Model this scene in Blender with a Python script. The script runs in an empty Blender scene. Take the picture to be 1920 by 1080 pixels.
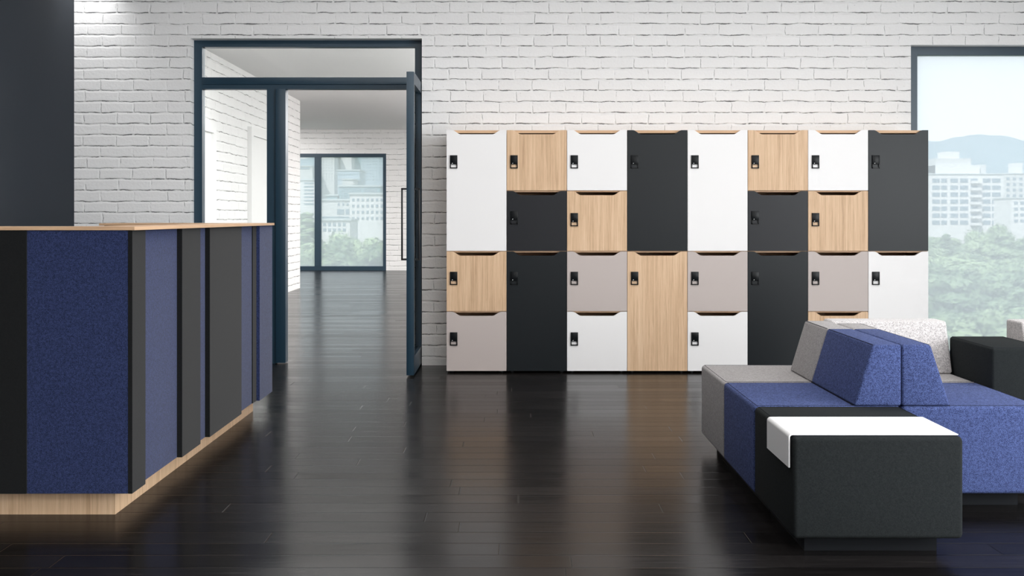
import bpy, bmesh, math, random
from mathutils import Vector, Matrix

scene = bpy.context.scene
COL = scene.collection
R = math.radians

# ------------------------------------------------------------------ camera
H = 1.04                       # eye height
F = 2000.0                     # focal length in pixels of a 1920 wide frame
cam_d = bpy.data.cameras.new('camera')
cam_d.sensor_width = 36.0
cam_d.lens = 36.0 * F / 1920.0
cam_d.shift_y = -134.0 / 1920.0
cam_d.clip_end = 6000
cam = bpy.data.objects.new('camera', cam_d)
cam.location = (0, 0, H)
cam.rotation_euler = (R(90), 0, 0)
COL.objects.link(cam)
scene.camera = cam

# ------------------------------------------------------------------ view + world + lamps
vs = scene.view_settings
vs.view_transform = 'Standard'
vs.look = 'None'
vs.gamma = 1.0
vs.use_curve_mapping = False
vs.exposure = 0.0

world = bpy.data.worlds.new('sky')
scene.world = world
world.use_nodes = True
wn = world.node_tree
wn.nodes.clear()
w_out = wn.nodes.new('ShaderNodeOutputWorld')
w_bg = wn.nodes.new('ShaderNodeBackground')
w_tc = wn.nodes.new('ShaderNodeTexCoord')
w_sep = wn.nodes.new('ShaderNodeSeparateXYZ')
w_rmp = wn.nodes.new('ShaderNodeValToRGB')
wn.links.new(w_tc.outputs['Generated'], w_sep.inputs[0])
wn.links.new(w_sep.outputs['Z'], w_rmp.inputs[0])
w_rmp.color_ramp.elements[0].position = 0.0
w_rmp.color_ramp.elements[0].color = (0.90, 0.93, 0.955, 1)
w_rmp.color_ramp.elements[1].position = 0.6
w_rmp.color_ramp.elements[1].color = (0.84, 0.90, 0.96, 1)
wn.links.new(w_rmp.outputs[0], w_bg.inputs[0])
w_bg.inputs[1].default_value = 1.6
wn.links.new(w_bg.outputs[0], w_out.inputs[0])


def area(name, loc, rot, sx, sy, power, col=(1, 1, 1), spread=180):
    d = bpy.data.lights.new(name, 'AREA')
    d.shape = 'RECTANGLE'
    d.size, d.size_y = sx, sy
    d.energy = power
    d.color = col
    d.spread = R(spread)
    o = bpy.data.objects.new(name, d)
    o.location = loc
    o.rotation_euler = [R(a) for a in rot]
    COL.objects.link(o)
    return o


sun_d = bpy.data.lights.new('sun', 'SUN')
sun_d.energy = 7.5
sun_d.angle = R(3)
sun_d.color = (1.0, 0.96, 0.9)
sun = bpy.data.objects.new('sun', sun_d)
sun.rotation_euler = Vector((0.36, 0.46, -0.8)).to_track_quat('-Z', 'Y').to_euler()
COL.objects.link(sun)

# lamps of the lobby: flat ceiling panels, plus an area lamp added in an unseen side opening
area('ceiling_lamp', (0.5, 5.0, 2.97), (0, 0, 0), 6.0, 0.9, 76, (1.0, 0.985, 0.97))
area('ceiling_lamp', (2.0, 1.2, 2.97), (0, 0, 0), 4.5, 1.2, 80, (1.0, 0.985, 0.97))
area('ceiling_lamp', (2.0, -1.6, 2.97), (0, 0, 0), 4.5, 1.2, 130, (1.0, 0.985, 0.97))
area('side_daylight_fill', (4.97, 0.4, 1.5), (0, 90, 0), 2.3, 5.8, 410, (0.95, 0.98, 1.0))
# hidden lamps added to brighten the hall beyond the doorway
area('hall_fill_light', (-0.4, 8.95, 2.70), (0, 0, 0), 4.0, 2.0, 190, (1.0, 0.98, 0.96))
area('hall_fill_light', (0.5, 15.5, 2.70), (0, 0, 0), 2.4, 6.0, 230, (1.0, 0.98, 0.96))
area('hall_fill_light', (-5.3, 18.0, 2.70), (0, 0, 0), 2.6, 4.0, 160, (1.0, 0.98, 0.96))


area('hall_ceiling_fill', (0.7, 13.5, 2.05), (180, 0, 0), 1.2, 9.0, 230, (1.0, 0.98, 0.96))  # unseen upward lamp added to lift the hall ceiling
# recessed spot over the corner of brick and navy wall
sp_d = bpy.data.lights.new('ceiling_spot', 'SPOT')
sp_d.energy = 26
sp_d.spot_size = R(75)
sp_d.spot_blend = 1.0
sp_d.shadow_soft_size = 0.05
sp = bpy.data.objects.new('ceiling_spot', sp_d)
sp.location = (-2.98, 7.2, 2.96)
sp.rotation_euler = (R(18), 0, 0)
COL.objects.link(sp)


# ------------------------------------------------------------------ node helpers
def new_mat(name):
    m = bpy.data.materials.new(name)
    m.use_nodes = True
    nt = m.node_tree
    nt.nodes.clear()
    out = nt.nodes.new('ShaderNodeOutputMaterial')
    b = nt.nodes.new('ShaderNodeBsdfPrincipled')
    nt.links.new(b.outputs[0], out.inputs[0])
    return m, nt, b, out


class NT:
    """small wrapper for writing node graphs"""
    def __init__(self, nt):
        self.nt = nt

    def put(self, sock, v):
        if hasattr(v, 'is_output') or isinstance(v, bpy.types.NodeSocket):
            self.nt.links.new(v, sock)
        elif v is not None:
            sock.default_value = v

    def math(self, op, a, b=None, c=None, clamp=False):
        n = self.nt.nodes.new('ShaderNodeMath')
        n.operation = op
        n.use_clamp = clamp
        self.put(n.inputs[0], a)
        if b is not None:
            self.put(n.inputs[1], b)
        if c is not None:
            self.put(n.inputs[2], c)
        return n.outputs[0]

    def pos(self):
        return self.nt.nodes.new('ShaderNodeNewGeometry').outputs['Position']

    def sep(self, v):
        n = self.nt.nodes.new('ShaderNodeSeparateXYZ')
        self.put(n.inputs[0], v)
        return n.outputs

    def comb(self, x, y, z):
        n = self.nt.nodes.new('ShaderNodeCombineXYZ')
        for i, v in enumerate((x, y, z)):
            self.put(n.inputs[i], v)
        return n.outputs[0]

    def noise(self, vec, scale=1.0, detail=2.0, rough=0.5, dist=0.0):
        n = self.nt.nodes.new('ShaderNodeTexNoise')
        self.put(n.inputs['Vector'], vec)
        n.inputs['Scale'].default_value = scale
        n.inputs['Detail'].default_value = detail
        n.inputs['Roughness'].default_value = rough
        n.inputs['Distortion'].default_value = dist
        return n.outputs['Fac']

    def white(self, vec):
        n = self.nt.nodes.new('ShaderNodeTexWhiteNoise')
        n.noise_dimensions = '3D'
        self.put(n.inputs['Vector'], vec)
        return n.outputs['Value']

    def smooth(self, v, lo, hi, to0=0.0, to1=1.0):
        n = self.nt.nodes.new('ShaderNodeMapRange')
        n.interpolation_type = 'SMOOTHSTEP'
        self.put(n.inputs[0], v)
        n.inputs[1].default_value = lo
        n.inputs[2].default_value = hi
        n.inputs[3].default_value = to0
        n.inputs[4].default_value = to1
        return n.outputs[0]

    def ramp(self, fac, stops):
        n = self.nt.nodes.new('ShaderNodeValToRGB')
        self.put(n.inputs[0], fac)
        cr = n.color_ramp
        while len(cr.elements) < len(stops):
            cr.elements.new(0.5)
        for e, (p, c) in zip(cr.elements, stops):
            e.position = p
            e.color = (*c, 1)
        return n.outputs[0]

    def mix(self, fac, a, b, blend='MIX'):
        n = self.nt.nodes.new('ShaderNodeMix')
        n.data_type = 'RGBA'
        n.blend_type = blend
        self.put(n.inputs[0], fac)
        for s, v in ((n.inputs[6], a), (n.inputs[7], b)):
            self.put(s, (*v, 1) if isinstance(v, tuple) and len(v) == 3 else v)
        return n.outputs[2]

    def bump(self, h, strength, dist):
        n = self.nt.nodes.new('ShaderNodeBump')
        n.inputs['Strength'].default_value = strength
        n.inputs['Distance'].default_value = dist
        self.put(n.inputs['Height'], h)
        return n.outputs[0]


def plain(name, col, rough=0.5, spec=0.5, metal=0.0, bump=None):
    m, nt, b, o = new_mat(name)
    b.inputs['Base Color'].default_value = (*col, 1)
    b.inputs['Roughness'].default_value = rough
    b.inputs['Specular IOR Level'].default_value = spec
    b.inputs['Metallic'].default_value = metal
    if bump:
        g = NT(nt)
        nt.links.new(g.bump(g.noise(g.pos(), bump[0], 3), bump[1], bump[2]), b.inputs['Normal'])
    return m


def brick_mat(name, bw, bh, col=(0.86, 0.855, 0.85), u0=0.0, v0=0.0, dark=1.0):
    """white painted brickwork laid in world space; u runs along the wall, v up"""
    m, nt, b, o = new_mat(name)
    g = NT(nt)
    p = g.sep(g.pos())
    u = g.math('ADD', g.math('ADD', p[0], p[1]), 50.0 + u0)
    v = g.math('ADD', p[2], 10.0 * bh + v0)
    q = g.comb(u, v, 0.0)
    k = bh / 0.077
    wob = g.math('MULTIPLY', g.math('SUBTRACT', g.noise(q, 9.0 / k, 3), 0.5), 0.022 * k)
    fine = g.math('MULTIPLY', g.math('SUBTRACT', g.noise(q, 70.0 / k, 2), 0.5), 0.006 * k)
    v2 = g.math('ADD', g.math('ADD', v, wob), fine)
    wobu = g.math('MULTIPLY', g.math('SUBTRACT', g.noise(g.comb(v, u, 3.0), 14.0 / k, 2), 0.5), 0.02 * k)
    u2 = g.math('ADD', g.math('ADD', u, wobu), fine)
    vr = g.math('DIVIDE', v2, bh)
    row = g.math('FLOOR', vr)
    fv = g.math('MULTIPLY', g.math('FRACT', vr), bh)
    shift = g.math('MULTIPLY', g.math('ADD', g.math('MULTIPLY', g.math('MODULO', row, 2.0), 0.5),
                                      g.math('MULTIPLY', g.white(g.comb(row, 3.0, 1.0)), 0.16)), bw)
    ur = g.math('DIVIDE', g.math('ADD', u2, shift), bw)
    colm = g.math('FLOOR', ur)
    fu = g.math('MULTIPLY', g.math('FRACT', ur), bw)
    rnd = g.white(g.comb(colm, row, 5.0))
    du = g.math('MINIMUM', fu, g.math('SUBTRACT', bw, fu))
    dvt = g.math('SUBTRACT', bh, fv)
    dv = g.math('MINIMUM', fv, dvt)
    # brick face stands out of a narrow soft joint
    n2 = g.noise(g.comb(g.math('MULTIPLY', colm, 2.3), v, 4.0), 16.0 / k, 3, 0.6)
    endw = g.math('MULTIPLY', g.smooth(n2, 0.34, 0.62), 0.6)
    face_u = g.math('SUBTRACT', 1.0, g.math('MULTIPLY', endw, g.smooth(du, 0.001 * k, 0.009 * k, 1.0, 0.0)))
    face = g.math('MULTIPLY', face_u, g.smooth(dv, 0.001 * k, 0.012 * k))
    face = g.math('MULTIPLY', face, g.math('ADD', 0.7, g.math('MULTIPLY', rnd, 0.5)))
    rough1 = g.noise(g.comb(u, v, 7.0), 60.0 / k, 4, 0.6)
    rough2 = g.noise(g.comb(u, v, 9.0), 260.0 / k, 3, 0.6)
    hgt = g.math('ADD', face, g.math('ADD', g.math('MULTIPLY', rough1, 0.5), g.math('MULTIPLY', rough2, 0.12)))
    # dark sunken lines under the lower edge of the bricks and, weaker, beside their ends
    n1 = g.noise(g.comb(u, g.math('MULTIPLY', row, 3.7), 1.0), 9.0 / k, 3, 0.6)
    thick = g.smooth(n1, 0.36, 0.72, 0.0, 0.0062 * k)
    line_v = g.smooth(g.math('SUBTRACT', g.math('ABSOLUTE', g.math('SUBTRACT', fv, 0.0042 * k)), g.math('MULTIPLY', thick, 0.5)), -0.0002 * k, 0.0013 * k, 1.0, 0.0)
    line_v = g.math('MULTIPLY', line_v, g.smooth(n1, 0.34, 0.5))
    line_v = g.math('MULTIPLY', line_v, g.smooth(du, 0.004 * k, 0.012 * k))
    line_u = g.smooth(g.math('ABSOLUTE', g.math('SUBTRACT', fu, 0.004 * k)), 0.0003 * k, 0.0022 * k, 1.0, 0.0)
    line_u = g.math('MULTIPLY', g.math('MULTIPLY', line_u, g.smooth(n2, 0.42, 0.62)), 0.75)
    line_u = g.math('MULTIPLY', line_u, g.smooth(dv, 0.003 * k, 0.009 * k))
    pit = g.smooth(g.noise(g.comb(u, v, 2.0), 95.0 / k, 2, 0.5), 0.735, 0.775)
    dark_line = g.math('MAXIMUM', g.math('MAXIMUM', line_v, line_u), g.math('MULTIPLY', pit, 0.5))
    dark_line = g.math('MULTIPLY', dark_line, 0.86 * dark)
    hgt = g.math('SUBTRACT', hgt, g.math('MULTIPLY', dark_line, 0.8))
    var = g.math('ADD', 0.97, g.math('MULTIPLY', rnd, 0.03))
    base = g.mix(1.0, col, g.comb(var, var, var), 'MULTIPLY')
    base = g.mix(dark_line, base, (0.07, 0.075, 0.075))
    nt.links.new(base, b.inputs['Base Color'])
    b.inputs['Roughness'].default_value = 0.75
    b.inputs['Specular IOR Level'].default_value = 0.25
    nt.links.new(g.bump(hgt, 0.8, 0.005 * k), b.inputs['Normal'])
    return m


def floor_mat():
    m, nt, b, o = new_mat('dark_stained_planks')
    g = NT(nt)
    p = g.sep(g.pos())
    pw, pl = 0.118, 1.55
    yr = g.math('DIVIDE', g.math('ADD', p[1], 30.0), pw)
    row = g.math('FLOOR', yr)
    fy = g.math('MULTIPLY', g.math('FRACT', yr), pw)
    off = g.math('MULTIPLY', g.white(g.comb(row, 1.0, 2.0)), 7.0)
    xr = g.math('DIVIDE', g.math('ADD', g.math('ADD', p[0], 40.0), off), pl)
    colm = g.math('FLOOR', xr)
    fx = g.math('MULTIPLY', g.math('FRACT', xr), pl)
    rnd = g.white(g.comb(colm, row, 3.0))
    rnd2 = g.white(g.comb(colm, row, 8.0))
    dy = g.math('MINIMUM', fy, g.math('SUBTRACT', pw, fy))
    dx = g.math('MINIMUM', fx, g.math('SUBTRACT', pl, fx))
    groove = g.math('MAXIMUM', g.smooth(dy, 0.0008, 0.0036, 1.0, 0.0), g.smooth(dx, 0.0008, 0.003, 1.0, 0.0))
    grain = g.noise(g.comb(g.math('MULTIPLY', g.math('ADD', p[0], g.math('MULTIPLY', rnd, 9.0)), 3.0), g.math('MULTIPLY', p[1], 75.0), 0.0), 1.0, 4, 0.6, 0.4)
    broad = g.noise(g.comb(g.math('MULTIPLY', p[0], 0.9), g.math('MULTIPLY', p[1], 7.0), rnd), 1.0, 2)
    c = g.ramp(grain, [(0.25, (0.005, 0.0045, 0.0045)), (0.55, (0.011, 0.0098, 0.0098)), (0.85, (0.024, 0.021, 0.020))])
    tint = g.math('ADD', 0.65, g.math('MULTIPLY', rnd, 0.8))
    c = g.mix(1.0, c, g.comb(tint, tint, tint), 'MULTIPLY')
    c = g.mix(groove, c, (0.003, 0.003, 0.003))
    nt.links.new(c, b.inputs['Base Color'])
    ro = g.math('ADD', 0.145, g.math('ADD', g.math('MULTIPLY', grain, 0.10), g.math('MULTIPLY', rnd2, 0.06)))
    nt.links.new(ro, b.inputs['Roughness'])
    b.inputs['Specular IOR Level'].default_value = 0.5
    b.inputs['IOR'].default_value = 1.2
    h = g.math('ADD', g.math('MULTIPLY', grain, 0.22), g.math('MULTIPLY', broad, 0.9))
    # every board lies a hair out of level with its neighbours
    h = g.math('ADD', h, g.math('MULTIPLY', g.math('SUBTRACT', fy, 0.06), g.math('MULTIPLY', g.math('SUBTRACT', rnd, 0.5), 11.0)))
    h = g.math('SUBTRACT', h, g.math('MULTIPLY', groove, 1.2))
    nb = g.bump(h, 0.5, 0.0016)
    nt.links.new(nb, b.inputs['Normal'])
    return m


def wood_mat(name, lo, mid, hi, axis='z', rough=0.5):
    m, nt, b, o = new_mat(name)
    g = NT(nt)
    p = g.sep(g.pos())
    if axis == 'z':
        s = g.math('ADD', p[0], g.math('MULTIPLY', p[1], 1.0))
        a = p[2]
    else:
        s = p[2]
        a = g.math('ADD', p[0], p[1])
    v = g.comb(g.math('MULTIPLY', s, 85.0), g.math('MULTIPLY', a, 2.2), 0.0)
    n1 = g.noise(v, 1.0, 5, 0.62, 0.6)
    n2 = g.noise(g.comb(g.math('MULTIPLY', s, 22.0), g.math('MULTIPLY', a, 0.8), 4.0), 1.0, 3, 0.5, 0.4)
    n3 = g.noise(g.comb(g.math('MULTIPLY', s, 420.0), g.math('MULTIPLY', a, 16.0), 1.0), 1.0, 2)
    f = g.math('ADD', g.math('MULTIPLY', n1, 0.55), g.math('ADD', g.math('MULTIPLY', n2, 0.3), g.math('MULTIPLY', n3, 0.15)))
    nt.links.new(g.ramp(f, [(0.32, lo), (0.5, mid), (0.68, hi)]), b.inputs['Base Color'])
    b.inputs['Roughness'].default_value = rough
    b.inputs['Specular IOR Level'].default_value = 0.35
    return m


def fabric_mat(name, dark, light, scale=260.0, lo=0.36, hi=0.64, sheen=0.25, bump=0.3):
    m, nt, b, o = new_mat(name)
    g = NT(nt)
    p = g.pos()
    n1 = g.noise(p, scale, 2, 0.7)
    n2 = g.noise(p, scale * 0.35, 2, 0.5)
    f = g.math('ADD', g.math('MULTIPLY', n1, 0.75), g.math('MULTIPLY', n2, 0.25))
    nt.links.new(g.ramp(f, [(lo, dark), (hi, light)]), b.inputs['Base Color'])
    b.inputs['Roughness'].default_value = 0.95
    b.inputs['Specular IOR Level'].default_value = 0.1
    b.inputs['Sheen Weight'].default_value = sheen
    b.inputs['Sheen Roughness'].default_value = 0.5
    nt.links.new(g.bump(n1, bump, 0.002), b.inputs['Normal'])
    return m


def glass_mat(name, tint=(0.96, 0.98, 0.98)):
    m, nt, b, o = new_mat(name)
    nt.nodes.remove(b)
    t = nt.nodes.new('ShaderNodeBsdfTransparent')
    t.inputs[0].default_value = (*tint, 1)
    gl = nt.nodes.new('ShaderNodeBsdfGlossy')
    gl.inputs['Roughness'].default_value = 0.02
    fr = nt.nodes.new('ShaderNodeFresnel')
    fr.inputs[0].default_value = 1.35
    mx = nt.nodes.new('ShaderNodeMixShader')
    nt.links.new(fr.outputs[0], mx.inputs[0])
    nt.links.new(t.outputs[0], mx.inputs[1])
    nt.links.new(gl.outputs[0], mx.inputs[2])
    nt.links.new(mx.outputs[0], o.inputs[0])
    return m


def haze_glass_mat(name, veil, col):
    """window pane with outdoor haze put in as a film: part clear, part milky"""
    m, nt, b, o = new_mat(name)
    nt.nodes.remove(b)
    t = nt.nodes.new('ShaderNodeBsdfTransparent')
    t.inputs[0].default_value = (0.97, 0.99, 1.0, 1)
    tr = nt.nodes.new('ShaderNodeBsdfTranslucent')
    tr.inputs[0].default_value = (*col, 1)
    df = nt.nodes.new('ShaderNodeBsdfDiffuse')
    df.inputs[0].default_value = (*col, 1)
    m1 = nt.nodes.new('ShaderNodeMixShader')
    m1.inputs[0].default_value = 0.15
    nt.links.new(tr.outputs[0], m1.inputs[1])
    nt.links.new(df.outputs[0], m1.inputs[2])
    m2 = nt.nodes.new('ShaderNodeMixShader')
    m2.inputs[0].default_value = veil
    nt.links.new(t.outputs[0], m2.inputs[1])
    nt.links.new(m1.outputs[0], m2.inputs[2])
    nt.links.new(m2.outputs[0], o.inputs[0])
    return m


M = {}
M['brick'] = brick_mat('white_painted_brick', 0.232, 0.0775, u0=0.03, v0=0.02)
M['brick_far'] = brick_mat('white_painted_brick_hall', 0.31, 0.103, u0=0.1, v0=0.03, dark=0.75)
M['floor'] = floor_mat()
M['white_paint'] = plain('white_paint', (0.84, 0.835, 0.83), 0.6, 0.3)
M['ceiling'] = plain('ceiling_paint', (0.86, 0.85, 0.845), 0.8, 0.2)
M['navy_wall'] = plain('navy_black_wall', (0.014, 0.020, 0.029), 0.65, 0.3, bump=(120, 0.1, 0.002))
M['frame'] = plain('blue_grey_metal', (0.015, 0.042, 0.068), 0.38, 0.5, 0.0)
M['glass'] = glass_mat('clear_glass')
M['haze_film'] = haze_glass_mat('haze_veiled_glass', 0.41, (0.90, 0.935, 0.975))  # milky share of the pane stands in for outdoor haze
M['oak'] = wood_mat('light_oak', (0.44, 0.275, 0.16), (0.65, 0.44, 0.275), (0.78, 0.57, 0.39))
M['oak_x'] = wood_mat('light_oak_edge', (0.46, 0.28, 0.16), (0.62, 0.40, 0.245), (0.70, 0.49, 0.32), 'x')
M['white_door'] = plain('white_laminate', (0.83, 0.815, 0.81), 0.42, 0.4)
M['taupe'] = plain('taupe_laminate', (0.50, 0.435, 0.41), 0.5, 0.4)
M['charcoal'] = plain('charcoal_laminate', (0.010, 0.011, 0.014), 0.36, 0.25)
M['black_door'] = plain('black_laminate', (0.006, 0.0085, 0.0105), 0.36, 0.24)
M['latch'] = plain('black_plastic', (0.004, 0.005, 0.006), 0.3, 0.15)
M['mark'] = plain('white_mark', (0.8, 0.8, 0.8), 0.5)
M['foot'] = plain('dark_foot', (0.02, 0.02, 0.02), 0.4)
M['handle'] = plain('black_metal', (0.008, 0.010, 0.012), 0.35, 0.5)
M['felt_blue'] = fabric_mat('blue_felt', (0.007, 0.011, 0.040), (0.040, 0.058, 0.155), 320, 0.40, 0.62, 0.2)
M['felt_black'] = fabric_mat('black_felt', (0.005, 0.0055, 0.006), (0.010, 0.0105, 0.011), 300, 0.3, 0.7, 0.16, 0.15)
M['carcass'] = plain('counter_core', (0.012, 0.013, 0.03), 0.8, 0.2)
M['sofa_blue'] = fabric_mat('blue_upholstery', (0.022, 0.030, 0.084), (0.088, 0.122, 0.29), 320, 0.40, 0.61, 0.02)
M['sofa_grey'] = fabric_mat('grey_upholstery', (0.20, 0.19, 0.19), (0.42, 0.40, 0.395), 280, 0.34, 0.66, 0.05)
M['sofa_speckle'] = fabric_mat('speckled_grey_upholstery', (0.19, 0.18, 0.18), (0.72, 0.68, 0.67), 380, 0.36, 0.62)
M['sofa_black'] = fabric_mat('black_upholstery', (0.010, 0.012, 0.0125), (0.022, 0.025, 0.026), 300, 0.3, 0.7, 0.0, 0.15)
M['seam'] = plain('dark_thread', (0.012, 0.013, 0.018), 0.9, 0.1)
M['base'] = plain('dark_base', (0.004, 0.005, 0.007), 0.6, 0.15)
M['tray'] = plain('white_metal_sheet', (0.88, 0.88, 0.88), 0.35, 0.4)


# ------------------------------------------------------------------ object helpers
WORLD_LOC = {}


class MB:
    """collects shapes in world coordinates and links them as one mesh object"""
    def __init__(self):
        self.bm = bmesh.new()

    def box(self, x0, x1, y0, y1, z0, z1, bevel=0.0, seg=2, mi=0):
        bm = self.bm if not bevel else bmesh.new()
        v = [bm.verts.new((x, y, z)) for x in (x0, x1) for y in (y0, y1) for z in (z0, z1)]
        for f in ((0, 1, 3, 2), (4, 6, 7, 5), (0, 4, 5, 1), (2, 3, 7, 6), (0, 2, 6, 4), (1, 5, 7, 3)):
            bm.faces.new([v[i] for i in f]).material_index = mi
        if bevel:
            bmesh.ops.bevel(bm, geom=bm.edges[:], offset=bevel, segments=seg, profile=0.5, affect='EDGES')
            self.merge(bm)
        return self

    def merge(self, bm):
        t = bpy.data.meshes.new('t')
        bm.to_mesh(t)
        bm.free()
        self.bm.from_mesh(t)
        bpy.data.meshes.remove(t)

    def prism(self, pts, axis, a0, a1, bevel=0.0, seg=2, mi=0):
        """polygon swept along an axis: pts are (x,z) for 'y', (x,y) for 'z', (y,z) for 'x'"""
        bm = self.bm if not bevel else bmesh.new()
        def P(p, a):
            return {'y': (p[0], a, p[1]), 'z': (p[0], p[1], a), 'x': (a, p[0], p[1])}[axis]
        A = [bm.verts.new(P(p, a0)) for p in pts]
        B = [bm.verts.new(P(p, a1)) for p in pts]
        fs = [bm.faces.new(A), bm.faces.new(B[::-1])]
        n = len(pts)
        for i in range(n):
            fs.append(bm.faces.new((A[i], B[i], B[(i + 1) % n], A[(i + 1) % n])))
        for f in fs:
            f.material_index = mi
        bmesh.ops.recalc_face_normals(bm, faces=fs)
        if bevel:
            bmesh.ops.bevel(bm, geom=bm.edges[:], offset=bevel, segments=seg, profile=0.5, affect='EDGES')
            self.merge(bm)
        return self

    def tube(self, pts, r, n=6, closed=False):
        pts = [Vector(p) for p in pts]
        rings = []
        N = len(pts)
        for i, p in enumerate(pts):
            a = pts[(i - 1) % N] if (closed or i > 0) else p
            c = pts[(i + 1) % N] if (closed or i < N - 1) else p
            t = (c - a).normalized()
            up = Vector((0, 0, 1)) if abs(t.z) < 0.9 else Vector((1, 0, 0))
            s = t.cross(up).normalized()
            u = s.cross(t)
            rings.append([self.bm.verts.new(p + (s * math.cos(k * 2 * math.pi / n) + u * math.sin(k * 2 * math.pi / n)) * r) for k in range(n)])
        for i in range(N if closed else N - 1):
            A, B = rings[i], rings[(i + 1) % N]
            for k in range(n):
                self.bm.faces.new((A[k], B[k], B[(k + 1) % n], A[(k + 1) % n]))
        if not closed:
            self.bm.faces.new(rings[0][::-1])
            self.bm.faces.new(rings[-1])
        return self

    def cyl(self, x, y, z0, z1, r, n=16):
        return self.tube([(x, y, z0), (x, y, z1)], r, n)

    def build(self, name, mats, parent=None, loc=None, smooth=True, keep=False):
        if not isinstance(mats, (list, tuple)):
            mats = [mats]
        bmesh.ops.recalc_face_normals(self.bm, faces=self.bm.faces[:])
        L = Vector((0, 0, 0))
        if parent is not None:
            L = WORLD_LOC[parent.name]
        elif loc is not None:
            L = Vector(loc)
        me = bpy.data.meshes.new(name)
        bmesh.ops.translate(self.bm, verts=self.bm.verts[:], vec=-L)
        self.bm.to_mesh(me)
        self.bm.free()
        for m in mats:
            me.materials.append(m)
        if smooth:
            for p in me.polygons:
                p.use_smooth = True
            me.set_sharp_from_angle(angle=R(35))
        o = bpy.data.objects.new(name, me)
        COL.objects.link(o)
        if parent is not None:
            o.parent = parent
        else:
            o.location = L
        WORLD_LOC[o.name] = L
        return o


def tag(o, label=None, cat=None, group=None, kind=None):
    if label:
        o['label'] = label
    if cat:
        o['category'] = cat
    if group:
        o['group'] = group
    if kind:
        o['kind'] = kind
    return o


def empty(name, loc, label=None, cat=None, group=None, kind=None):
    o = bpy.data.objects.new(name, None)
    o.empty_display_size = 0.1
    o.location = loc
    COL.objects.link(o)
    WORLD_LOC[o.name] = Vector(loc)
    return tag(o, label, cat, group, kind)


def X(px, depth):
    return (px - 960.0) * depth / F


def Z(py, depth):
    return H + (406.0 - py) * depth / F


# ------------------------------------------------------------------ the setting
YB = 7.455            # front of the brick wall
YT = 7.705            # its back
YF = 20.6             # far wall of the hall
XL = -3.06
XR = 5.0
dX0, dX1, dZ = -2.248, -0.630, 2.285
wX0, wX1, wZ = 2.788, 4.75, 2.24

tag(MB().prism([(XL - .2, -3.2), (XR + .2, -3.2), (XR + .2, YT), (2.2, YT), (2.2, YF + .2), (-7.2, YF + .2), (-7.2, YT), (XL - .2, YT)], 'z', -0.12, 0.0).build('floor', M['floor']),
    'dark stained plank floor running through both rooms', 'floor', kind='structure')
tag(MB().box(XL - .2, XR + .2, -3.2, YB, 3.0, 3.12).build('ceiling', M['ceiling']),
    'white ceiling over the lobby', 'ceiling', kind='structure')
tag(MB().box(-7.2, 2.2, YT, YF + .2, 2.72, 3.12).build('ceiling_hall', M['ceiling']),
    'white ceiling of the hall behind the glazed doorway', 'ceiling', kind='structure')
wb = MB()
wb.box(XL - .2, dX0, YB, YT, 0, 3.12)
wb.box(dX0, dX1, YB, YT, dZ, 3.12)
wb.box(dX1, wX0, YB, YT, 0, 3.12)
wb.box(wX0, wX1, YB, YT, wZ, 3.12)
wb.box(wX1, XR + .2, YB, YT, 0, 3.12)
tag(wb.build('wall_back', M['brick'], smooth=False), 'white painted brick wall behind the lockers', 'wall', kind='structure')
tag(MB().box(XL - .2, XL, -3.2, YB, 0, 3.0).build('wall_left', M['navy_wall']),
    'navy black wall behind the reception counter', 'wall', kind='structure')
wr = MB()
wr.box(XR, XR + .2, -3.2, -2.6, 0, 3.0)
wr.box(XR, XR + .2, 3.4, YB, 0, 3.0)
wr.box(XR, XR + .2, -2.6, 3.4, 0, 0.3)
wr.box(XR, XR + .2, -2.6, 3.4, 2.7, 3.0)
tag(wr.build('wall_right', M['white_paint']), 'white side wall with a long opening added for daylight', 'wall', kind='structure')
tag(MB().box(XL - .2, XR + .2, -3.2, -3.0, 0, 3.0).build('wall_front', M['white_paint']),
    'white wall closing the lobby opposite the lockers', 'wall', kind='structure')
# hall
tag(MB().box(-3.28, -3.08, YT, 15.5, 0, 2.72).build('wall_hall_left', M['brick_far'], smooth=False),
    'white brick side wall of the hall with two white doors', 'wall', kind='structure')
tag(MB().box(-7.2, -3.28, 15.3, 15.5, 0, 2.72).build('wall_hall_corner', M['white_paint'], smooth=False),
    'white wall behind the corner of the hall', 'wall', kind='structure')
tag(MB().box(-7.2, -7.0, 15.5, YF, 0, 2.72).build('wall_hall_end', M['white_paint'], smooth=False),
    'white end wall of the hall recess', 'wall', kind='structure')
tag(MB().box(2.0, 2.2, YT, YF, 0, 2.72).build('wall_hall_right', M['white_paint'], smooth=False),
    'white side wall of the hall', 'wall', kind='structure')
fX0, fX1, fZ = -6.2, X(724, YF), Z(288, YF)
wf = MB()
wf.box(-7.2, fX0, YF, YF + .2, 0, 2.72)
wf.box(fX0, fX1, YF, YF + .2, fZ, 2.72)
wf.box(fX1, 2.2, YF, YF + .2, 0, 2.72)
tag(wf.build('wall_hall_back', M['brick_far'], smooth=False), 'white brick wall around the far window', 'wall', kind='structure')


def pane_set(root, x0, x1, y, z0, z1, mat='haze_film'):
    return MB().box(x0, x1, y + .02, y + .028, z0, z1).build('glass', M[mat], root)


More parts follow.
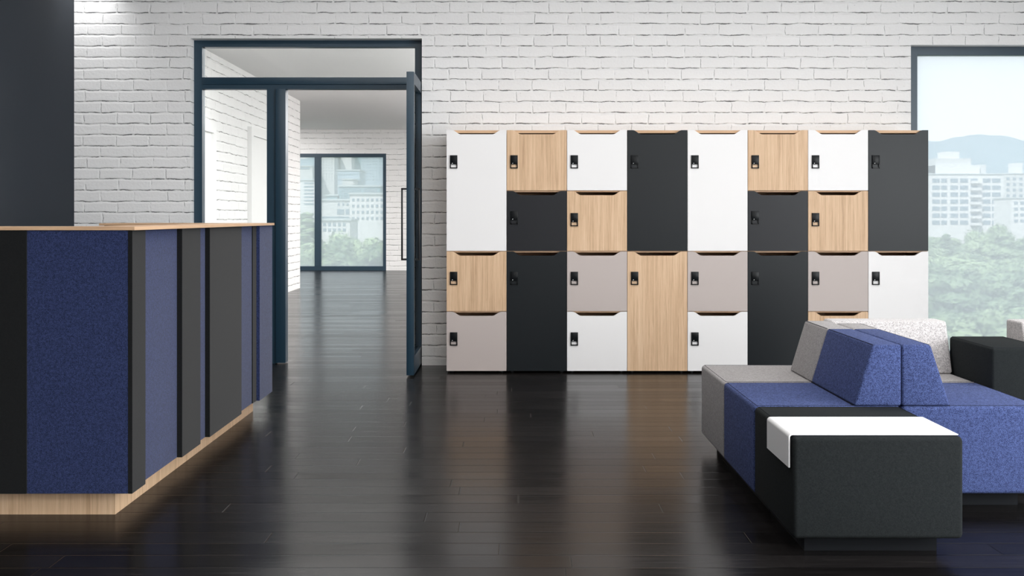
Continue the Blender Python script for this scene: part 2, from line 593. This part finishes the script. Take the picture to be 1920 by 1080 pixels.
# window in the brick wall beside the lockers
YW = 7.54
win = empty('window_1', (wX0, YW, 0), 'tall window with a blue grey frame beside the lockers', 'window', kind='structure')
fr = MB()
fr.box(wX0 - .003, X(1720, YW), YW, YW + .06, 0.0, wZ + .003)
fr.box(wX1 - .06, wX1 + .003, YW, YW + .06, 0.0, wZ + .003)
fr.box(X(1720, YW), wX1 - .06, YW, YW + .06, Z(103.5, YW), wZ + .003)
fr.box(X(1720, YW), wX1 - .06, YW, YW + .06, 0.0, 0.09)
fr.build('window_frame', M['frame'], win)
pane_set(win, X(1719, YW), wX1 - .058, YW, 0.088, Z(103, YW))

# window of the hall
win = empty('window_2', (fX1, YF, 0), 'wide far window of the hall with a blue grey frame', 'window', kind='structure')
fr = MB()
t = 0.07
fr.box(fX0, fX1, YF + .0, YF + .07, fZ - t, fZ)
fr.box(fX0, fX1, YF + .0, YF + .07, 0.0, t + .01)
fr.box(fX1 - .06, fX1, YF, YF + .07, t + .01, fZ - t)
fr.box(fX0, fX0 + .06, YF, YF + .07, t + .01, fZ - t)
mx0, mx1 = X(590, YF), X(602, YF)
fr.box(mx0, mx1, YF - .01, YF + .07, t + .01, fZ - t)
fr.build('window_frame', M['frame'], win)
pane_set(win, fX0 + .06, mx0, YF, t + .01, fZ - t)
pane_set(win, mx1, fX1 - .06, YF, t + .01, fZ - t)

# glazed doorway in the brick wall
YD = 7.54
door = empty('door_1', (dX0, YD, 0), 'glazed doorway with transom and blue grey frame standing open', 'door', kind='structure')
fr = MB()
jx0, jx1 = X(379, YD), X(778, YD)
zt0, zt1 = Z(88, YD), Z(145, YD)      # transom glass
zr = Z(167, YD)                        # underside of the middle rail
fr.box(dX0 - .003, jx0, YD, YD + .07, 0, dZ + .003)
fr.box(jx1, dX1 + .003, YD, YD + .07, 0, dZ + .003)
fr.box(jx0, jx1, YD, YD + .07, zt0, dZ + .003)
fr.build('door_frame', M['frame'], door)
MB().box(jx0, jx1, YD - .004, YD + .07, zr + .032, zt1, .002).box(jx0, jx1, YD + .004, YD + .07, zr, zr + .032).build('transom_rail', M['frame'], door)
m0, m1, m2 = X(500, YD), X(516.5, YD), X(536, YD)
MB().box(m0, m1, YD + .004, YD + .07, 0, zr).box(m1 + .002, m2, YD - .012, YD + .075, 0.006, zr, .002).box(m1, m1 + .002, YD + .03, YD + .06, 0, zr).build('mullion', M['frame'], door)
MB().box(jx0, m0, YD + .004, YD + .07, 0, .09).build('bottom_rail', M['frame'], door)
MB().box(jx0, jx1, YD + .03, YD + .036, zt1, zt0).build('transom_glass', M['glass'], door)
MB().box(jx0, m0, YD + .03, YD + .036, .09, zr).build('side_glass', M['glass'], door)
# open leaf, hinged at the jamb nearest the lockers
lx0, lx1 = -0.683, -0.635
ly0, ly1 = 6.90, 7.53
lz0, lz1 = 0.012, 1.978
lf = MB()
lf.box(lx0, lx1, ly0, ly0 + .055, lz0, lz1, .0015)
lf.box(lx0, lx1, ly1 - .055, ly1, lz0, lz1)
lf.box(lx0, lx1, ly0 + .055, ly1 - .055, lz1 - .075, lz1)
lf.box(lx0, lx1, ly0 + .055, ly1 - .055, lz0, lz0 + .12)
leaf = lf.build('door_leaf', M['frame'], door)
MB().box(lx0 + .02, lx0 + .028, ly0 + .055, ly1 - .055, lz0 + .12, lz1 - .075).build('leaf_glass', M['glass'], leaf)
for sgn, xs in ((-1, lx0), (1, lx1)):
    zh0, zh1 = Z(488, 6.93), Z(352.5, 6.93)
    xo = xs + sgn * .037
    h = MB()
    h.box(min(xo, xo - sgn * .011), max(xo, xo - sgn * .011), 6.922, 6.936, zh0, zh1, .0015)
    for zz in (zh0, zh1 - .012):
        h.box(min(xs, xo), max(xs, xo), 6.922, 6.936, zz, zz + .012)
    h.build('door_handle', M['handle'], leaf)

# white doors in the side wall of the hall
for n, (y0, y1, zt, lab) in enumerate(((9.7, 10.94, 1.99, 'white hall door nearer to the glazed doorway'), (12.42, 13.5, 2.09, 'white hall door nearer to the far window'))):
    d = empty('door_%d' % (n + 2), (-3.08, y0, 0), lab, 'door', kind='structure')
    f = MB()
    f.box(-3.08, -3.03, y0, y0 + .1, 0, zt)
    f.box(-3.08, -3.03, y1 - .1, y1, 0, zt)
    f.box(-3.08, -3.03, y0 + .1, y1 - .1, zt - .1, zt)
    f.build('door_casing', M['white_paint'], d)
    MB().box(-3.08, -3.055, y0 + .1, y1 - .1, 0.005, zt - .1).build('door_panel', M['white_paint'], d)

# ------------------------------------------------------------------ lockers
YK = 7.08             # front of the locker doors
CW = 0.4
LX0 = X(837, YK)
PITCH = X(1741, YK) / 8 - LX0 / 8
z_edges = [Z(y, YK) for y in (244, 357.6, 471, 584, 695.5)]   # door tops and the bottom


def door_outline(x0, x1, z0, z1):
    w = x1 - x0
    a, bb, dep = 0.036, 0.094, 0.0275
    pts = [(x0, z0), (x1, z0), (x1, z1), (x1 - a, z1)]
    n = 12
    for i in range(1, n + 1):
        s = i / n
        e = s * s * (3 - 2 * s)
        pts.append((x1 - a - (bb - a) * s, z1 - dep * e))
    for i in range(0, n):
        s = 1 - i / n
        e = s * s * (3 - 2 * s)
        pts.append((x0 + a + (bb - a) * s, z1 - dep * e))
    pts += [(x0 + a, z1), (x0, z1)]
    return pts


def make_latch(x, ztop, parent):
    w, h = 0.0487, 0.087
    y1 = YK
    y0 = YK - .010
    b = MB()
    b.box(x, x + w, y0, y1, ztop - .0605, ztop, .0015)
    b.box(x, x + .006, y0 + .001, y1, ztop - h, ztop - .0595)
    b.box(x + w - .006, x + w, y0 + .001, y1, ztop - h, ztop - .0595)
    b.box(x, x + w, y0 + .001, y1, ztop - h, ztop - h + .0065)
    b.box(x + .012, x + .018, y0 - .0006, y0 + .001, ztop - .0555, ztop - .0535, mi=1)
    b.box(x + .014, x + .0185, y0 - .0006, y0 + .001, ztop - .053, ztop - .0515, mi=1)
    return b.build('latch', [M['latch'], M['mark']], parent)


lock_off = [.167, .148, .136, .138]
W_, O_, T_, B_, C_ = 'white_door', 'oak', 'taupe', 'black_door', 'charcoal'
DOOR_WORD = {W_: 'white', O_: 'oak', T_: 'taupe', B_: 'black', C_: 'charcoal'}
lockers = [
    ([(0, 2, W_), (2, 3, O_), (3, 4, T_)], 'locker column beside the doorway, tall white door over oak and taupe doors'),
    ([(0, 1, O_), (1, 2, C_), (2, 4, B_)], 'second locker column from the doorway, oak and charcoal doors over tall black door'),
    ([(0, 1, W_), (1, 2, O_), (2, 3, T_), (3, 4, W_)], 'four-door locker column of white, oak, taupe and white doors'),
    ([(0, 2, B_), (2, 4, O_)], 'two-door locker column with tall black door over tall oak door'),
    ([(0, 2, W_), (2, 3, T_), (3, 4, W_)], 'locker column with tall white door over taupe and small white doors'),
    ([(0, 1, O_), (1, 2, C_), (2, 4, B_)], 'sixth locker column from the doorway, oak and charcoal doors over tall black door'),
    ([(0, 1, W_), (1, 2, O_), (2, 3, T_), (3, 4, O_)], 'four-door locker column ending in an oak door behind the grey sofa back'),
    ([(0, 2, B_), (2, 4, W_)], 'end locker column beside the tall window, tall black door over tall white door'),
]
for ci, (doors, lab) in enumerate(lockers):
    cx0 = LX0 + ci * PITCH
    cx1 = cx0 + PITCH
    root = empty('locker', (cx0 + PITCH / 2, YK + .19, 0), lab, 'locker', 'locker columns against the brick wall')
    zt, zb = z_edges[0], z_edges[4]
    k0, k1 = YK + .0195, YB - .006
    c = MB()
    th = .018
    c.box(cx0 + .0008, cx0 + th, k0, k1, zb, zt)
    c.box(cx1 - th, cx1 - .0008, k0, k1, zb, zt)
    c.box(cx0 + th, cx1 - th, k0, k1, zt - th, zt)
    c.box(cx0 + th, cx1 - th, k0, k1, zb, zb + th)
    c.box(cx0 + th, cx1 - th, k1 - .008, k1, zb + th, zt - th)
    for d in doors[1:]:
        ze = z_edges[d[0]]
        c.box(cx0 + th, cx1 - th, k0, k1 - .008, ze - .009, ze + .009)
    c.build('carcass', M['oak_x'], root)
    for fx in (cx0 + .035, cx1 - .035):
        for fy in (k0 + .05, k1 - .05):
            MB().cyl(fx, fy, 0, zb, .016).build('foot', M['foot'], root)
    for r0, r1, mk in doors:
        z1 = z_edges[r0] - (.0 if r0 == 0 else .0022)
        z0 = z_edges[r1] + (.0022 if r1 < 4 else 0)
        x0, x1 = cx0 + .0016, cx1 - .0016
        b = MB()
        b.prism(door_outline(x0, x1, z0, z1), 'y', YK, YK + .018)
        dr = b.build('door', M[mk], root)
        dr['label'] = DOOR_WORD[mk] + ' door'
        off = lock_off[r0]
        if r0 == 1 and mk == C_:
            off = .135
        make_latch(cx0 + .0245, z_edges[r0] - off, dr)

# ------------------------------------------------------------------ reception counter
counter = empty('reception_counter', (-1.6, 4.5, 0),
                'reception counter clad in blue and black felt strips with thin oak top', 'counter')
top = [(-3.02, 3.643), (-1.289, 3.643), (-1.289, 5.788), (-2.13, 5.788), (-2.13, 5.50), (-1.497, 5.50), (-1.497, 3.85), (-3.02, 3.85)]
MB().prism(top, 'z', .9930, 1.0052, .0008, 1).build('worktop', M['oak_x'], counter)
core = [(-3.01, 3.67), (-1.335, 3.67), (-1.335, 5.765), (-2.11, 5.765), (-2.11, 5.52), (-1.478, 5.52), (-1.478, 3.83), (-3.01, 3.83)]
MB().prism(core, 'z', .0912, .9928).build('carcass', M['carcass'], counter)['label'] = 'dark counter body'
pl = [(-3.0, 3.724), (-1.385, 3.724), (-1.385, 5.705), (-2.05, 5.705), (-2.05, 5.55), (-1.45, 5.55), (-1.45, 3.80), (-3.0, 3.80)]
MB().prism(pl, 'z', 0.0, .0910).build('plinth', M['oak'], counter)
PZ0, PZ1 = .0912, .9925


def felt(mat, x0, x1, y0, y1):
    o = MB().box(x0, x1, y0, y1, PZ0, PZ1, .0012, 1).build('felt_panel', M[mat], counter)
    o['label'] = ('blue' if mat == 'felt_blue' else 'black') + ' felt panel'


felt('felt_black', -3.01, X(50, 3.65), 3.648, 3.6695)
felt('felt_blue', X(50, 3.65) + .0005, -1.3145, 3.650, 3.6695)
XO, XI = -1.299, -1.319
felt('felt_black', -1.314, XO, 3.649, 3.782)
felt('felt_blue', -1.3348, XI, 3.784, 4.20)
for mat, xo, y0, y1 in (('felt_black', XO, 4.186, 4.449), ('felt_blue', XI, 4.451, 4.584), ('felt_black', XO, 4.586, 5.124),
                        ('felt_blue', XI, 5.126, 5.408), ('felt_black', XI + .004, 5.410, 5.489), ('felt_blue', XO, 5.491, 5.78)):
    felt(mat, -1.3348, xo, y0 if y0 != 4.186 else 4.2005, y1)

# ------------------------------------------------------------------ sofa group
SEAT = 0.370
CB = 0.0594           # underside of the upholstered blocks


def cushion(name, mat, x0, x1, y0, y1, z0, z1, root, r=.014):
    return MB().box(x0 + .0006, x1 - .0006, y0 + .0006, y1 - .0006, z0, z1, r, 4).build(name, mat, root)


def seam(pts, parent, closed=False):
    return MB().tube(pts, .0011, 5, closed).build('seam', M['seam'], parent)


def top_seam(x0, x1, y0, y1, z, parent, r=.0135):
    # stitched line just inside the upper edge
    e = .0008
    return seam([(x0 + r, y0 + r, z + e - .0008), (x1 - r, y0 + r, z + e - .0008), (x1 - r, y1 - r, z + e - .0008), (x0 + r, y1 - r, z + e - .0008)], parent, True)


def block_base(x0, x1, y0, y1, root):
    return MB().box(x0, x1, y0, y1, 0, CB).build('base', M['base'], root)


SX0, SXM, SX1 = 0.854, 1.3765, 1.880
S0, S1, S2, S3 = 3.238, 3.765, 4.310, 4.820
BT = 0.587

# black ottoman nearest the camera
ott = empty('ottoman', (1.115, 3.5, 0), 'black upholstered ottoman with a white sheet-metal tray across it, at the sofa end', 'ottoman')
cu = cushion('seat', M['sofa_black'], SX0, SXM - .004, S0, S1 - .001, CB, SEAT, ott)
top_seam(SX0, SXM - .004, S0, S1, SEAT, cu)
block_base(.910, 1.322, S0 + .083, S1 - .003, ott)

# folded white tray lying over the ottoman
ty0, ty1 = 3.260, 3.537
tz, tt = SEAT + .0012, .005
tx0, tx1 = SX0 - .009, 1.368
rad = .012
outer, inner = [], []
for i in range(7):
    a = R(180 - 15 * i)
    outer.append((tx0 + rad + rad * math.cos(a), tz + tt - rad + rad * math.sin(a)))
for i in range(5):
    a = R(90 - 12 * i)
    outer.append((tx1 - .009 + .009 * math.sin(R(12 * i)), tz + tt - .009 + .009 * math.cos(R(12 * i))))
ri = rad - tt
inner.append((tx1 - .006, tz))
for i in range(7):
    a = R(90 + 15 * i)
    inner.append((tx0 + rad + ri * math.cos(a), tz + tt - rad + ri * math.sin(a)))
zl = 0.272
prof = [(tx0, zl)] + outer + inner + [(tx0 + tt, zl)]
tag(MB().prism(prof, 'y', ty0, ty1, .001, 1).build('tray', M['tray'], loc=(1.115, 3.4, zl)),
    'white folded metal tray table lying over the black ottoman', 'tray')


def back_section(x_in, x_base, x_top):
    return [(x_base, SEAT + .0008), (x_in, SEAT + .0008), (x_in, BT), (x_top, BT)]


def spine(name, mat, x_in, x_base, x_top, y0, y1, root, flip=False):
    sec = back_section(x_in, x_base, x_top)
    b = MB().prism(sec, 'y', y0, y1, .009, 4).build(name, mat, root)
    return b


XB0, XT0 = 1.208, 1.274
XB1, XT1 = 1.549, 1.479
XC0, XC1 = SXM - .0012, SXM + .0012
S2B = 4.640

# blue seat modules, one each side of the spine
for side in (0, 1):
    if side == 0:
        x0, x1, xin, xb, xt = SX0, SXM - .001, XC0, XB0, XT0
        lab = 'blue upholstered seat block with sloping backrest behind the black ottoman'
    else:
        x0, x1, xin, xb, xt = SXM + .001, SX1, XC1, XB1, XT1
        lab = 'blue upholstered seat block with sloping backrest, beside the tall black armrest block'
    rt = empty('sofa_module', ((x0 + x1) / 2, (S1 + S2) / 2, 0), lab, 'sofa')
    cu = cushion('seat', M['sofa_blue'], x0, x1, S1, S2, CB, SEAT, rt)
    top_seam(x0, x1, S1, S2, SEAT, cu)
    bk = spine('backrest', M['sofa_blue'], xin, xb, xt, S1 + .001, S2 - .001, rt)
    seam([(xt + (.003 if side == 0 else -.003), S1 + .010, BT - .001), (xt + (.003 if side == 0 else -.003), S2 - .010, BT - .001)], bk)
    seam([(xb, S1 + .012, SEAT + .002), (xb, S2 - .006, SEAT + .002)], bk)
    block_base(x0 + .056, x1 - .056, S1 + (.003 if side == 0 else .083), S2 - .003, rt)

# grey seat modules
for side in (0, 1):
    if side == 0:
        x0, x1, xin, xb, xt = SX0, SXM - .001, XC0, XB0, XT0
        lab = 'grey upholstered seat block with plain sloping backrest, before the black locker doors'
        ye = S2B
    else:
        x0, x1, xin, xb, xt = SXM + .001, SX1, XC1, XB1, XT1
        lab = 'grey upholstered seat block with a wide speckled backrest across its rear, before the tall window'
        ye = 4.535
    rt = empty('sofa_module', ((x0 + x1) / 2, (S2 + S3) / 2, 0), lab, 'sofa')
    cu = cushion('seat', M['sofa_grey'], x0, x1, S2, S3, CB, SEAT, rt)
    top_seam(x0, x1, S2, S3, SEAT, cu)
    bk = spine('backrest', M['sofa_grey'], xin, xb, xt, S2 + .001, ye, rt)
    seam([(xt + (.003 if side == 0 else -.003), S2 + .010, BT - .001), (xt + (.003 if side == 0 else -.003), ye - .010, BT - .001)], bk)
    if side == 1:
        sec = [(4.537, SEAT + .0008), (4.73, SEAT + .0008), (4.73, BT + .002), (4.605, BT + .002)]
        w = MB().prism(sec, 'x', XC1 + .001, SX1 - .004, .012, 4).build('backrest', M['sofa_speckle'], rt)
        w['label'] = 'pale speckled backrest'
    block_base(x0 + .056, x1 - .056, S2 + .003, S3 - .08, rt)

# black armrest block between the seats
AX0, AX1, AZ = 1.884, 2.122, .523
arm = empty('armrest_block', (2.0, 4.4, 0), 'tall black upholstered block standing between the grey seats before the tall window', 'armrest')
cu = cushion('body', M['sofa_black'], AX0, AX1, 4.186, 4.600, CB, AZ, arm, .011)
top_seam(AX0, AX1, 4.186, 4.600, AZ, cu, .010)
block_base(AX0 + .04, AX1 - .04, 4.23, 4.56, arm)

# next grey seat beyond the black block
gx0, gx1 = 2.126, 2.650
rt = empty('sofa_module', (2.39, 4.56, 0), 'grey seat block with speckled backrest beyond the tall black armrest block, at the picture edge', 'sofa')
cushion('seat', M['sofa_grey'], gx0, gx1, S2, S3, CB, SEAT, rt)
sec = [(4.49, SEAT + .0008), (4.70, SEAT + .0008), (4.70, BT + .002), (4.556, BT + .002)]
MB().prism(sec, 'x', 2.176, gx1 - .002, .010, 4).build('backrest', M['sofa_speckle'], rt)['label'] = 'pale speckled backrest'
block_base(gx0 + .056, gx1 - .056, S2 + .06, S3 - .08, rt)

# ------------------------------------------------------------------ the city outside
GZ = -15.0
M['lawn'] = plain('dark_green_grass', (0.05, 0.085, 0.035), 0.95, 0.1)  # even dark green
tag(MB().box(-700, 1200, YF + 3, 1900, GZ - 1, GZ).build('ground', M['lawn']), 'wooded ground below the building', 'ground', kind='structure')


def leaf_mat(name, a, b_):
    m, nt, b, o = new_mat(name)
    g = NT(nt)
    oi = nt.nodes.new('ShaderNodeObjectInfo')
    n = g.noise(g.pos(), 1.6, 4, 0.7)
    f = g.math('ADD', g.math('MULTIPLY', n, 0.8), g.math('MULTIPLY', oi.outputs['Random'], 0.25))
    nt.links.new(g.ramp(f, [(0.3, a), (0.75, b_)]), b.inputs['Base Color'])
    b.inputs['Roughness'].default_value = 0.7
    b.inputs['Specular IOR Level'].default_value = 0.2
    return m


M['leaf_a'] = leaf_mat('leaf_green', (0.03, 0.075, 0.04), (0.29, 0.37, 0.20))
M['leaf_b'] = leaf_mat('pine_green', (0.025, 0.07, 0.04), (0.25, 0.33, 0.18))
M['bark'] = plain('bark', (0.09, 0.065, 0.05), 0.9, 0.1)


def crown_mesh(seed, kind):
    """a crown of leaf clusters, base at z=0, about 10 m high and 8 m wide"""
    rnd = random.Random(seed)
    m = MB()
    bm = m.bm
    cl = []
    if kind == 'broad':
        for i in range(34):
            a = rnd.uniform(0, 2 * math.pi)
            h = rnd.uniform(2.6, 9.2)
            rr = 3.9 * math.sqrt(max(0.05, 1 - ((h - 5.4) / 4.4) ** 2)) * rnd.uniform(.35, 1.0)
            cl.append((Vector((rr * math.cos(a), rr * math.sin(a), h)), rnd.uniform(.9, 1.6), .8))
    elif kind == 'flat':
        for i in range(36):
            a = rnd.uniform(0, 2 * math.pi)
            h = rnd.choice((4.2, 5.6, 7.0, 8.3)) + rnd.uniform(-.4, .4)
            rr = (5.0 - abs(h - 5.5) * .55) * math.sqrt(rnd.uniform(.05, 1))
            cl.append((Vector((rr * math.cos(a), rr * math.sin(a), h)), rnd.uniform(1.1, 1.9), .38))
    else:
        for i in range(40):
            h = 1.6 + 8.2 * (i / 40.0)
            a = i * 2.4
            rr = 2.3 * (1 - (h - 1.6) / 8.8) * rnd.uniform(.5, 1)
            cl.append((Vector((rr * math.cos(a), rr * math.sin(a), h)), .35 + .75 * (1 - (h - 1.6) / 9), .6))
    for c, r, sq in cl:
        nl = int(150 * r)
        for k in range(nl):
            d = Vector((rnd.gauss(0, 1), rnd.gauss(0, 1), rnd.gauss(0, 1))).normalized()
            d.z *= sq
            p = c + d * r * rnd.uniform(.75, 1.16)
            s = rnd.uniform(.10, .22)
            t1 = Vector((rnd.gauss(0, 1), rnd.gauss(0, 1), rnd.gauss(0, .6))).normalized()
            t2 = d.cross(t1)
            if t2.length < .1:
                continue
            t2.normalize()
            v = [bm.verts.new(p + t1 * s), bm.verts.new(p + t2 * s * .6), bm.verts.new(p - t1 * s), bm.verts.new(p - t2 * s * .6 + d * .05)]
            bm.faces.new(v)
        # solid heart of the cluster
        t = bmesh.new()
        bmesh.ops.create_icosphere(t, subdivisions=2, radius=r * .86, matrix=Matrix.Translation(c) @ Matrix.Diagonal((1, 1, sq, 1)))
        for v in t.verts:
            v.co += Vector((rnd.uniform(-.2, .2), rnd.uniform(-.2, .2), rnd.uniform(-.15, .15)))
        m.merge(t)
    return m


kinds = {}
for kname, kd, mt in (('broadleaf_tree', 'broad', 'leaf_a'), ('spreading_pine', 'flat', 'leaf_b'), ('conifer', 'cone', 'leaf_b')):
    cm = crown_mesh(len(kname), kd)
    me = bpy.data.meshes.new('crown')
    cm.bm.to_mesh(me)
    cm.bm.free()
    me.materials.append(M[mt])
    tm = MB().tube([(0, 0, 0), (0.08, 0, 2.5), (0, .05, 6.0)], .2, 7)
    mt_ = bpy.data.meshes.new('trunk')
    tm.bm.to_mesh(mt_)
    tm.bm.free()
    mt_.materials.append(M['bark'])
    kinds[kname] = (me, mt_)

rt_ = random.Random(7)
n_tree = 0


def tree(kname, x, y, h, label, group, wide=1.0):
    me, tm = kinds[kname]
    o = empty(kname, (x, y, GZ), label, 'tree', group)
    s = h / 10.0
    o.scale = (s * wide, s * wide, s)
    o.rotation_euler = (0, 0, rt_.uniform(0, 6.28))
    c = bpy.data.objects.new('crown', me)
    t_ = bpy.data.objects.new('trunk', tm)
    for q in (c, t_):
        COL.objects.link(q)
        q.parent = o


# slope of trees below the tall lobby window
LW = 'hazy green tree in the woods seen through the tall window beside the lockers'
y = 40.0
while y < 330:
    step = 3.8 + y * .026
    x = .355 * y - 2
    while x < .56 * y + 3:
        kn = rt_.choice(('spreading_pine', 'broadleaf_tree', 'spreading_pine'))
        hh = rt_.uniform(8.8, 12.0)
        tree(kn, x + rt_.uniform(-1.5, 1.5), y + rt_.uniform(-2, 2), hh, LW if kn == 'broadleaf_tree' else LW.replace('tree', 'pine'),
             'trees beyond the tall window' if kn == 'broadleaf_tree' else 'pines beyond the tall window', rt_.uniform(.9, 1.25))
        x += step * 1.25 + rt_.uniform(0, 1.5)
    y += step * 1.15
tree('conifer', X(1773, 170), 170, 13.4, 'pointed dark conifer standing before the white block beyond the tall window', None, .95)
tree('broadleaf_tree', X(1858, 235), 235, 15.0, 'rounded tree rising highest against the white block beyond the tall window', None, 1.0)
tree('broadleaf_tree', X(1820, 210), 210, 13.0, 'broad tree against the base of the white block beyond the tall window', None, 1.1)

# trees below the hall window
LH = 'hazy leafy tree seen through the far window of the hall'
for (px, yy, hh) in ((556, 70, 12.0), (572, 110, 12.4), (584, 84, 11.3), (596, 130, 12.2), (612, 100, 11.6), (628, 72, 11.6), (640, 120, 13.0), (654, 150, 14.4),
                     (660, 88, 12.0), (676, 118, 14.2), (690, 150, 13.6), (700, 96, 12.0), (716, 125, 13.0), (730, 85, 11.6), (646, 62, 10.6), (686, 66, 11.0),
                     (716, 58, 10.4), (612, 56, 10.2), (574, 54, 10.2), (740, 140, 13.4)):
    tree('broadleaf_tree', X(px, yy), yy, hh, LH, 'trees beyond the hall window', 1.0)
tree('conifer', X(573, 190), 190, 17.0, 'pointed tree before the banded building beyond the hall window', None, 1.3)

M['b_white'] = plain('pale_render', (0.56, 0.56, 0.57), 0.8, 0.2)
M['b_cream'] = plain('pale_stone', (0.46, 0.47, 0.48), 0.8, 0.2)
M['b_teal'] = plain('blue_green_cladding', (0.17, 0.29, 0.34), 0.5, 0.4)
M['b_blue'] = plain('blue_grey_cladding', (0.27, 0.35, 0.42), 0.6, 0.3)
M['b_win'] = plain('building_glazing', (0.14, 0.20, 0.25), 0.3, 0.5)
M['b_roof'] = plain('flat_roof_edge', (0.40, 0.44, 0.46), 0.8, 0.2)


def building(d, x0, x1, y0, mat, label, depth=14, wins=None, extra=None, base=None):
    """x0, x1, y0: outline in photo pixels at distance d; wins: (px0, px1, py0, py1) of each window"""
    bx0, bx1, bz = X(x0, d), X(x1, d), Z(y0, d)
    rt = empty('building', ((bx0 + bx1) / 2, d, GZ), label, 'building')
    MB().box(bx0, bx1, d, d + depth, GZ, bz).build('wall', M[mat], rt)
    MB().box(bx0 - .25, bx1 + .25, d - .25, d + depth + .25, bz, bz + .35).build('roof', M['b_roof'], rt)
    for q in (wins or []):
        MB().box(X(q[0], d), X(q[1], d), d - .06, d + .1, Z(q[3], d), Z(q[2], d)).build('window', M['b_win'], rt)
    for (e0, e1, ey0, dy0, dy1, em) in (extra or []):
        MB().box(X(e0, d), X(e1, d), d + dy0, d + dy1, bz + .35, Z(ey0, d)).build('rooftop_block', M[em], rt)
    return rt


def grid(x0, x1, nx, y0, y1, ny, fx=.6, fy=.55):
    out = []
    dx, dy = (x1 - x0) / nx, (y1 - y0) / ny
    for j in range(ny):
        for i in range(nx):
            cx, cy = x0 + (i + .5) * dx, y0 + (j + .5) * dy
            out.append((cx - dx * fx / 2, cx + dx * fx / 2, cy - dy * fy / 2, cy + dy * fy / 2))
    return out


# beyond the tall window
w = []
for (a, b2) in ((1747, 1763), (1764, 1776), (1781, 1797), (1799, 1816), (1819, 1834), (1842, 1858), (1859, 1877)):
    w += grid(a, b2, 1, 332, 424, 7, .9, .6)
b_ = building(360, 1743, 1882, 327, 'b_white', 'long white office block with rows of windows beyond the tall window', 16, w,
              [(1760, 1842, 309, 2, 12, 'b_white'), (1760, 1828, 296, 3, 11, 'b_cream'), (1780, 1808, 283, 4, 10, 'b_white'), (1842, 1856, 308, 3, 10, 'b_cream')])
for r_ in range(7):
    yy = 326.5 + r_ * (92 / 7.) + 4
    MB().box(X(1819, 360), X(1838, 360), 358.6, 360, Z(yy + 13.5, 360), Z(yy + 8.5, 360)).build('balcony', M['b_white'], b_)
building(330, 1896, 1960, 372, 'b_white', 'small white house with balconies beside the long office block', 12, grid(1899, 1958, 5, 375, 420, 4, .65, .5))
building(420, 1880, 1960, 326, 'b_cream', 'pale block with a stepped tower behind the small white house', 14, grid(1884, 1956, 6, 330, 372, 4, .5, .5),
         [(1908, 1922, 305, 2, 8, 'b_white')])

# beyond the hall window
building(190, 603, 656, 413.5, 'b_white', 'long low white building behind the trees beyond the hall window', 10, grid(604, 650, 5, 416, 436, 2, .6, .55))
building(215, 656, 740, 364.5, 'b_white', 'white office building with square windows beyond the hall window', 14, grid(658, 738, 9, 369, 415, 4, .5, .45))
building(230, 596, 657, 376, 'b_cream', 'pale low block with a dark parapet beside the white office building', 12,
         grid(631, 656, 3, 380, 386, 1, .4, .8) + [(632, 645, 392, 402), (648, 655, 392, 402), (604, 655, 406, 411)])
building(262, 636, 712, 350, 'b_teal', 'blue green glazed hall behind the white office building', 14, [(681, 707, 354, 361)] + grid(638, 678, 8, 353, 374, 1, .5, .9))
building(262, 612, 633, 367, 'b_teal', 'small blue green block beside the glazed hall', 8)
building(275, 560, 590, 338, 'b_white', 'white building with dark bands beyond the narrow hall window', 14, [(570, 588, 342 + i * 6.5, 345 + i * 6.5) for i in range(7)])
building(340, 633, 674, 320, 'b_blue', 'low blue grey slab in front of the pale towers', 14, grid(634, 672, 8, 323, 340, 2, .5, .4))
building(330, 642, 662, 337, 'b_cream', 'small pale block topped with a dome shaped roof', 10)
building(420, 560, 586, 312, 'b_cream', 'pale block behind the banded building', 14, [(563, 581, 313.5, 317.5)])
building(430, 600, 627, 286, 'b_cream', 'pale tower at the edge of the skyline', 16, grid(604, 625, 4, 290, 345, 10, .3, .3))
building(440, 639, 659, 288, 'b_white', 'white tower beside the blue green tower', 16)
building(450, 659, 676, 280, 'b_teal', 'slim blue green tower on the skyline', 16)
building(425, 677, 735, 284, 'b_blue', 'wide blue grey tower on the skyline', 18, grid(679, 733, 9, 288, 340, 9, .35, .4))

# wooded hill on the horizon
hb = MB()
nx, ny = 240, 14
rows = []
rr = random.Random(3)
for j in range(ny):
    fy = j / (ny - 1)
    row = []
    for i in range(nx):
        fx = i / (nx - 1)
        xx = -500 + 1600 * fx
        yy = 1150 + 600 * fy
        px = 960 + xx * F / 1500
        rid = 268 + 7 * math.sin(px / 60.0) + 4 * math.sin(px / 23.0 + 1) - 6 * math.exp(-((px - 1870) / 60.0) ** 2) + (0 if px > 1500 else 30)
        top_h = (406 - rid) * 1500 / F + H
        prof_ = max(0.0, math.sin(math.pi * min(1, fy / 1.15))) ** .8
        zz = GZ + (top_h - GZ) * prof_ * (1.0) + (rr.uniform(-1.6, 1.6) if 0 < j < ny - 1 else 0)
        row.append(hb.bm.verts.new((xx, yy, zz)))
    rows.append(row)
for j in range(ny - 1):
    for i in range(nx - 1):
        hb.bm.faces.new((rows[j][i], rows[j][i + 1], rows[j + 1][i + 1], rows[j + 1][i]))
M['hill'] = leaf_mat('wooded_hill', (0.10, 0.155, 0.195), (0.15, 0.21, 0.245))  # pale blue of distance haze put into the colour
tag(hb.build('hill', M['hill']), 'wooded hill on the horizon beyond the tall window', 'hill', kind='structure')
